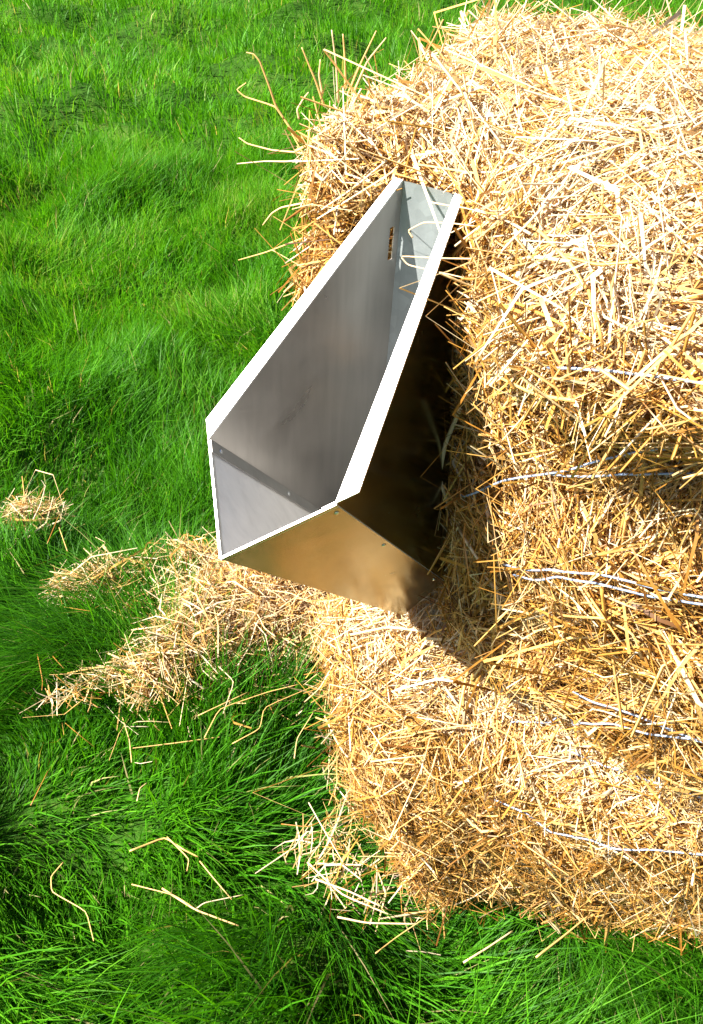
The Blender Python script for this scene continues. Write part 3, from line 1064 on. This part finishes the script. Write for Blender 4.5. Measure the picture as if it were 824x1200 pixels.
# ------------------------------------------------------------------ loose straw on the grass
def heap(centres, per_area, top, lift, spread=0.14, lmed=0.07):
    P, Dr = [], []
    cs = np.array(centres)
    for k, (x, y, r) in enumerate(centres):
        m = max(10, int(per_area * r * r))
        a, q = rng.uniform(0, 2 * np.pi, m), np.abs(rng.normal(0, 0.62, m)) * r * np.where(rng.random(m) < 0.07, 2.6, 1.0)
        P.append(np.stack([x + q * np.cos(a), y + q * np.sin(a), np.zeros(m)], 1))
        d = cs[min(k + 1, len(cs) - 1), :2] - cs[max(k - 1, 0), :2]
        Dr.append(np.tile(d / max(np.linalg.norm(d), 1e-6), (m, 1)))
    P, Dr = np.concatenate(P), np.concatenate(Dr)
    dmin = np.full(len(P), 9.0)
    for x, y, r in centres:
        dmin = np.minimum(dmin, np.hypot(P[:, 0] - x, P[:, 1] - y) / (r * 1.5))
    hgt = top * np.clip(1 - dmin ** 2, 0.0, 1)
    P[:, 2] = gheight(P[:, 0], P[:, 1]) * 0.5 + lift + hgt * rng.uniform(0.1, 1, len(P))
    n = len(P)
    N = norm(np.stack([rng.normal(0, .18, n), rng.normal(0, .18, n), np.ones(n)], 1))
    T, own = straw_on_surface(P, N, max(4, n // 40), 0.35)
    T = norm(T + 0.7 * np.concatenate([Dr, np.zeros((n, 1))], 1) * np.sign(rng.random((n, 1)) - 0.5))
    tilt = rng.normal(0, spread, n)
    T = norm(T * np.cos(tilt)[:, None] + N * np.sin(tilt)[:, None])
    L = np.clip(rng.lognormal(math.log(lmed), 0.5, n), 0.02, 0.20)
    w = np.clip(rng.lognormal(math.log(0.0023), 0.4, n), 0.0010, 0.0055)
    return P, T, N, L, w, rng.normal(0, 0.5, n), np.clip(rng.beta(2.8, 1.1, n), 0, 1)


def heap_mesh(name, args, loc):
    P, T, N, L, w, bend, colr = args
    P = P - np.array(loc)
    t = rng.random(len(P)) < 0.4
    return join_straw(name, stems_mesh(name + "_stalks", P[t], T[t], N[t], L[t], w[t], bend[t] * 0.6, 3, colr[t]),
                      ribbons_mesh(name, P[~t], T[~t], N[~t], L[~t], w[~t], bend[~t] * 1.5, 4, colr[~t]))


def centre(c):
    c = np.array(c)
    return np.array([c[:, 0].mean(), c[:, 1].mean(), 0.0])


loc = centre(PILE)
pile = empty("straw_pile", loc, "large heap of loose straw on the grass under the trough's tip", "straw pile")
link("straw", heap_mesh("pile_straw", heap(PILE, 250000, 0.085, 0.080), loc), M_STRAW, pile, "stuff")
for k in range(60):
    x, y, r = PILE[rng.integers(len(PILE))]
    a, q = rng.uniform(0, 6.28), r * math.sqrt(rng.random())
    o = bpy.data.objects.new("straw_stem", PROTO[rng.integers(len(PROTO))])
    COL.objects.link(o)
    o.parent = pile
    o.location = Vector((x + q * math.cos(a), y + q * math.sin(a), 0.15 + rng.uniform(0, 0.03))) - Vector(loc)
    o.rotation_euler = (rng.uniform(0, 6.28), rng.normal(0, 0.25), rng.uniform(0, 6.28))

for cs, nm, lab, dens, top, lift in (
        (SMALL_A, "straw_clump", "small matted clump of straw at the far left end of the heap's tendrils", 260000, 0.03, 0.11),
        (SMALL_B, "straw_clump", "open tangle of bent straw between the small clump and the heap", 30000, 0.04, 0.105),
        (SMALL_C, "straw_clump", "tuft of straw lying in the grass level with the trough's front", 420000, 0.03, 0.085),
        (TAIL, "straw_trail", "thin trail of straw running from the heap's lower end over the grass", 60000, 0.02, 0.11),
        (FOOT, "scattered_straw", "loose straw fallen along the foot of the lower bale", 15000, 0.035, 0.06)):
    loc = centre(cs)
    o = link(nm, heap_mesh(nm, heap(cs, dens, top, lift, 0.16, 0.08), loc), M_STRAW, None, "stuff")
    o.location = loc
    tag(o, lab, "straw")

GRASS_LABELS = [
    "pale flat straw folded into a roof shape, lone in the lower grass",
    "short curled straw hanging from the folded roof-shaped straw",
    "straight straw running down from the folded straw towards the crossing stems",
    "longest thin straw lying almost level through the crossing stems",
    "pale straw crossing the middle of the group of stems in the lower grass",
    "short stub pointing back at the right end of the crossing stems",
    "zigzag thin straw standing in the dark hollow near the bottom corner",
    "bent straw like a shallow hook on the grass below the heap",
    "wavy straw reaching from the grass below the heap to the lower bale",
    "short slanted straw beside the left edge of the lower bale",
    "tiny curved straw upright in the bright tussock below the heap",
    "short brown straw slanting at the left edge below the trail",
    "thick pale straw in front of the lower bale's bottom edge",
    "long pale straw in the grass before the lower bale, furthest along it",
    "thin grey stem leaning above the small matted clump",
    "short pale leaf of straw standing above the open tangle",
    "stub of straw joining the small clump to the open tangle",
    "brown upright stalk at the left end of the straw trail",
    "short brown stalk just above the straw trail's end",
    "dark brown stem sticking out level at the lower bale's left foot",
    "steep straw leaning on the lower bale's left foot",
    "slanted straw crossing the loose straw at the lower bale's foot",
    "wide pale straw sloping down from the foot of the lower bale",
    "straw parallel to and just above the wide pale one at the bale's foot",
    "tilted stem amid the loose straw left of the bale's foot",
    "short thin stem in the grass above the small matted clump",
    "nearly level straw under the wide pale one, by the bale's corner",
    "short straw lying in the grass nearest the bottom edge, before the bale",
    "brown stalk rising from the tuft level with the trough's front",
    "short stem drooping from the tuft level with the trough's front",
    "thin straw lying at the near edge of the heap, pointing at the bale",
    "bent straw hanging over the near edge of the heap",
]
for k, (p, lab) in enumerate(zip(ON_GRASS, GRASS_LABELS)):
    p = np.array(p)
    p[:, 2] = 0.142 + rng.uniform(-0.006, 0.012, len(p))
    base = p.mean(0)
    w = 0.0040 if ("pale" in lab or "thick" in lab) else 0.0024
    col = 0.15 if "brown" in lab else rng.uniform(0.6, 0.95)
    o = link("loose_straw", tube_mesh("loose_straw", p - base, w, w * 0.7, 5, 0.45, col, 0.8, sub=5), M_STRAW)
    o.location = base
    tag(o, lab, "straw", "single straws lying on the grass")
